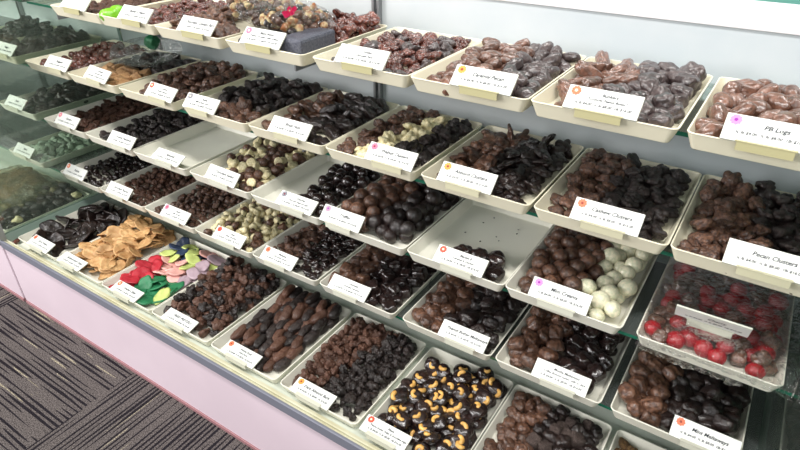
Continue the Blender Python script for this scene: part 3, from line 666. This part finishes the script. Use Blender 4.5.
for k, (dx, dy, c) in enumerate([(.028, .02, 'front'), (.012, .05, 'rear')]):
    lc = link('lime_candy', variants('oval', 'lime_candy')[k], None, (o.x+dx, o.y+dy, o.z-TH+.022), (.3, 0, .8+k), (.02, .02, .026))
    tag(lc, 'bright lime green candy, the %s one of two in the top shelf tray' % c, 'candy')
o = origin('B', 1)
bg = tag(bag_shape('candy_bag', o.x+.12, o.y+.17, .085, .08, .028, o.z+.035, .3, 'film', 8), 'clear gift bag on top of the tan caramel tray', 'bag')
gm = bmesh.new(); bmesh.ops.create_icosphere(gm, subdivisions=3, radius=.02)
for v in gm.verts: v.co += .006*noise.noise_vector(v.co*90)
gg = link('green_tuft', mesh_of('green_tuft', gm, 'melt_green', True), bg, (.01, .02, .022)); gg['label'] = 'green ribbon tuft'
o = origin('E', -1)
fm = film('olive_bag', o.x-.22, o.x+.115, o.y+.0, o.y+.27, lambda u, v: o.z+.04*math.sin(math.pi*min(1, max(0, u)))**.5*math.sin(math.pi*min(1, max(0, v)))**.5+.004, .006, 'film_olive', 7)
ob = tag(link('olive_bag', fm), 'large clear bag of olive brown sweets in the far left case', 'bag')
heap('E', -1, one('olive_sweet', 'olive sweet', 'nugget', 'pretzel_olive', 'olive brown sweet inside the bag of the far left case'), .02, lambda u, v: .036, cap=30, region=lambda u, v: u < .5, seed=4)
heap('E', -2, one('olive_sweet', 'olive sweet', 'nugget', 'pretzel_olive', 'olive brown sweet in the left half of the far bag'), .02, lambda u, v: .036, cap=40, seed=4)
cb = boxes('clear_card_stand', [(-.025, .025, 0, .030, 0, .012)], 'card_edge', bevel=.001); cb.location = (-1.735, .594, H-.98)
tag(cb, 'small pale card stand on the deck edge left of the chip cards', 'card stand')
br = link('brown_bar', variants('log', 'red_milk')[0], None, (-1.785, .606, H-.968), (0, 0, .5), (.012, .012, .012)); tag(br, 'small reddish brown bar beside the steel corner post', 'bar')

# ---------------------------------------------------------------- price cards
card('A', -1.463, 'white price card furthest left on the top shelf', [])
card('A', -1.234, 'white Butter Creams card right of the lime candies', ['Butter Creams'])
card('A', -1.031, 'white price card below the popcorn bag', ['Chocolate Graham Bars'])
card('A', -.845, 'white price card with a pink flower sticker by the wrapped block', ['Maple Butter', '"White Chocolate Fudge & Maple"'], ('pink', 'light'))
card('A', -.610, 'white price card in front of the glossy reddish clusters', ['Turtles', 'Chocolate Pecan'])
card('A', -.378, 'white price card with a tiny orange sticker, caramel ovals', ['Caramel Pecan'], ('orange', 'brown'))
card('A', -.194, 'white price card with a coral flower sticker on the top shelf', ['Bunkers', '"Crunchy Peanut Butter"'], ('coral', 'light'))
card('A', .012, 'white PB Logs card with a purple centred sticker', ['PB Logs'], ('purple', 'purple'))
card('B', -1.905, 'pale price card on the second shelf behind the end glass', ['Fudge'])
card('B', -1.632, 'white price card in front of the dark red nuggets', ['Nuggets'])
card('B', -1.454, 'white price card in front of the tan caramel blocks', ['Caramels', 'Chocolate Honey'], yaw=-.08)
card('B', -1.203, 'white price card with a red sticker, rough brown clusters', ['Coconut', 'Peanut Clusters'], ('red', 'light'), yaw=-.05)
card('B', -1.063, 'white price card with a grey sticker on the second shelf', ['Raisin', 'Milk & Dark Clusters'], ('grey', 'light'))
card('B', -.798, 'white Brazil Nuts price card', ['Brazil Nuts'])
card('B', -.551, 'white Walnut Clusters card with a pink flower sticker', ['Walnut Clusters'], ('pink', 'dark'))
card('B', -.395, 'white Almond Clusters card with an orange flower sticker', ['Almond Clusters'], ('orange', 'brown'))
card('B', -.157, 'white Cashew Clusters card with a coral sticker', ['Cashew Clusters'], ('coral', 'brown'))
card('B', .060, 'white Pecan Clusters card without a sticker', ['Pecan Clusters'])
card('C', -1.957, 'pale price card on the third shelf behind the end glass', ['Dark'])
card('C', -1.677, 'leftmost white price card of the third shelf', ['Clusters'], ('pink', 'light'))
card('C', -1.423, 'second price card from the left on the third shelf', ['Coconut Haystacks'])
card('C', -1.237, 'price card lying low in front of the empty tray', ['Almonds'], tiltdeg=62)
card('C', -1.035, 'white price card in front of the cream and brown drops', ['Chocolate Raisins'], yaw=-.03)
card('C', -.804, 'price card with a grey flower sticker, half empty cherry tray', ['Cherries', '"Chocolate edge and sugar"'], ('grey', 'dark'), tiltdeg=58)
card('C', -.676, 'white Truffles card with a mauve sticker', ['Truffles'], ('mauve', 'purple'))
card('C', -.398, 'Marble card with a red sticker at the nearly empty tray', ['Marble 8', '"Caramel & Cashew"'], ('red', 'light'), tiltdeg=55)
card('C', -.205, 'white Mint Creams card with a purple sticker', ['Mint Creams'], ('purple', 'purple'))
c = card('C', 0, 'thin card lying tilted on the clear film over the red candy', ['Cherry'], pos=(.022, .838, RIM['C']+.036), tiltdeg=-33, yaw=.02)
card('D', -2.02, 'pale price card in front of the mint leaves', ['Mints'])
card('D', -1.726, 'leftmost white price card of the fourth shelf', ['Raisins'], ('coral', 'light'))
card('D', -1.505, 'white price card of the little round milk chocolates', ['Chocolate Peanuts'])
card('D', -1.260, 'white price card with a pink sticker on the fourth shelf', ['Peanut', 'Milk Clusters'], ('pink', 'dark'), tiltdeg=52)
card('D', -1.052, 'white price card with a red sticker by the cream nuts', ['Nuts', 'White Chocolate'], ('red', 'brown'), tiltdeg=54)
card('D', -.882, 'white price card with a coral sticker, brown and dark lumps', ['Molasses', 'Chocolate Caramel'], ('coral', 'brown'), tiltdeg=56)
card('D', -.669, 'shiny price card in front of the square caramels', ['Caramels', 'Chocolate Caramels'], tiltdeg=56)
card('D', -.380, 'white Peanut Butter Meltaways price card', ['Peanut Butter Meltaways'], tiltdeg=56)
card('D', -.177, 'cream Mocha Meltaways price card', ['Mocha Meltaways', 'Coffee flavored center, milk or dark'], tiltdeg=56)
card('D', .070, 'white Mint Meltaways card with a coral sticker', ['Mint Meltaways'], ('coral', 'brown'), tiltdeg=58)
card('E', -1.672, 'price card with a small coral sticker, large dark wafers', ['Dark Wafers'], ('coral', 'brown'), tiltdeg=68)
card('E', -1.514, 'price card stuck among the tan butterscotch chips', ['Butterscotch Chips'])
card('E', -1.266, 'price card in front of the red and green chips', ['Coated Chips'], ('coral', 'light'))
card('E', -1.057, 'price card reading Fried Pretzels on the bottom deck', ['FRIED PRETZELS'])
card('E', -.844, 'price card with an orange sticker before the long rods', ['Pretzel Rods', 'Salted Rods'], ('coral', 'brown'))
card('E', -.630, 'price card with an orange sticker, jagged clusters', ['Dark Almond Bark'], ('orange', 'brown'))
card('E', -.445, 'price card with a red sticker before the cashew patties', ['Paws', '"Peanut butter, fudge & chocolate edge"'], ('red', 'light'))

# ---------------------------------------------------------------- light and camera
w = bpy.data.worlds.new('world'); bpy.context.scene.world = w; w.use_nodes = True
w.node_tree.nodes['Background'].inputs[0].default_value = (1, .985, .95, 1); w.node_tree.nodes['Background'].inputs[1].default_value = .27
def area(name, loc, target, sx, sy, power, col=(1, 1, 1)):
    l = bpy.data.lights.new(name, 'AREA'); l.shape = 'RECTANGLE'; l.size = sx; l.size_y = sy; l.energy = power; l.color = col
    o = bpy.data.objects.new(name, l); C.objects.link(o); o.location = loc
    o.rotation_euler = (Vector(target)-Vector(loc)).to_track_quat('-Z', 'Y').to_euler(); return o
area('window_daylight', (-3.2, -1.7, 1.7), (-1.5, .6, .4), 1.8, 1.6, 120, (1, .98, .98))
area('shop_window', (.6, -1.9, 2.3), (-.5, .8, .5), 2.2, 1.0, 30, (.95, .98, 1))
for k, (x, y, p) in enumerate([(-1.9, .05, 21), (-.7, -.1, 21), (.4, .1, 21), (-1.1, 1.75, 14), (.3, 1.75, 14)]):
    area('highlight_strip', (x, y, 2.45), (x, y+.02, 0), 1.1, .12, p*1.15, (1, .98, .95))  # unseen overhead strips, added small and bright for highlights on the sweets

vx, vy, ux = -650, -134, 850
f = math.sqrt(-((vx-400)*(ux-400)+(vy-225)**2))
xd = -Vector((vx-400, -(vy-225), -f)).normalized(); yd = Vector((ux-400, -(vy-225), -f)).normalized(); zd = xd.cross(yd)
R = Matrix((xd, yd, zd))            # rows: world axes seen from the camera
cam = bpy.data.cameras.new('camera'); cam.sensor_width = 36; cam.lens = f/800*36; cam.clip_start = .02
co = bpy.data.objects.new('camera', cam); C.objects.link(co)
co.matrix_world = Matrix.Translation((0, 0, H)) @ R.to_4x4()
sc = bpy.context.scene; sc.camera = co
sc.view_settings.view_transform = 'Standard'; sc.view_settings.look = 'None'; sc.view_settings.gamma = 1; sc.view_settings.use_curve_mapping = False
sc.view_settings.exposure = 0
print('sweets', COUNT)
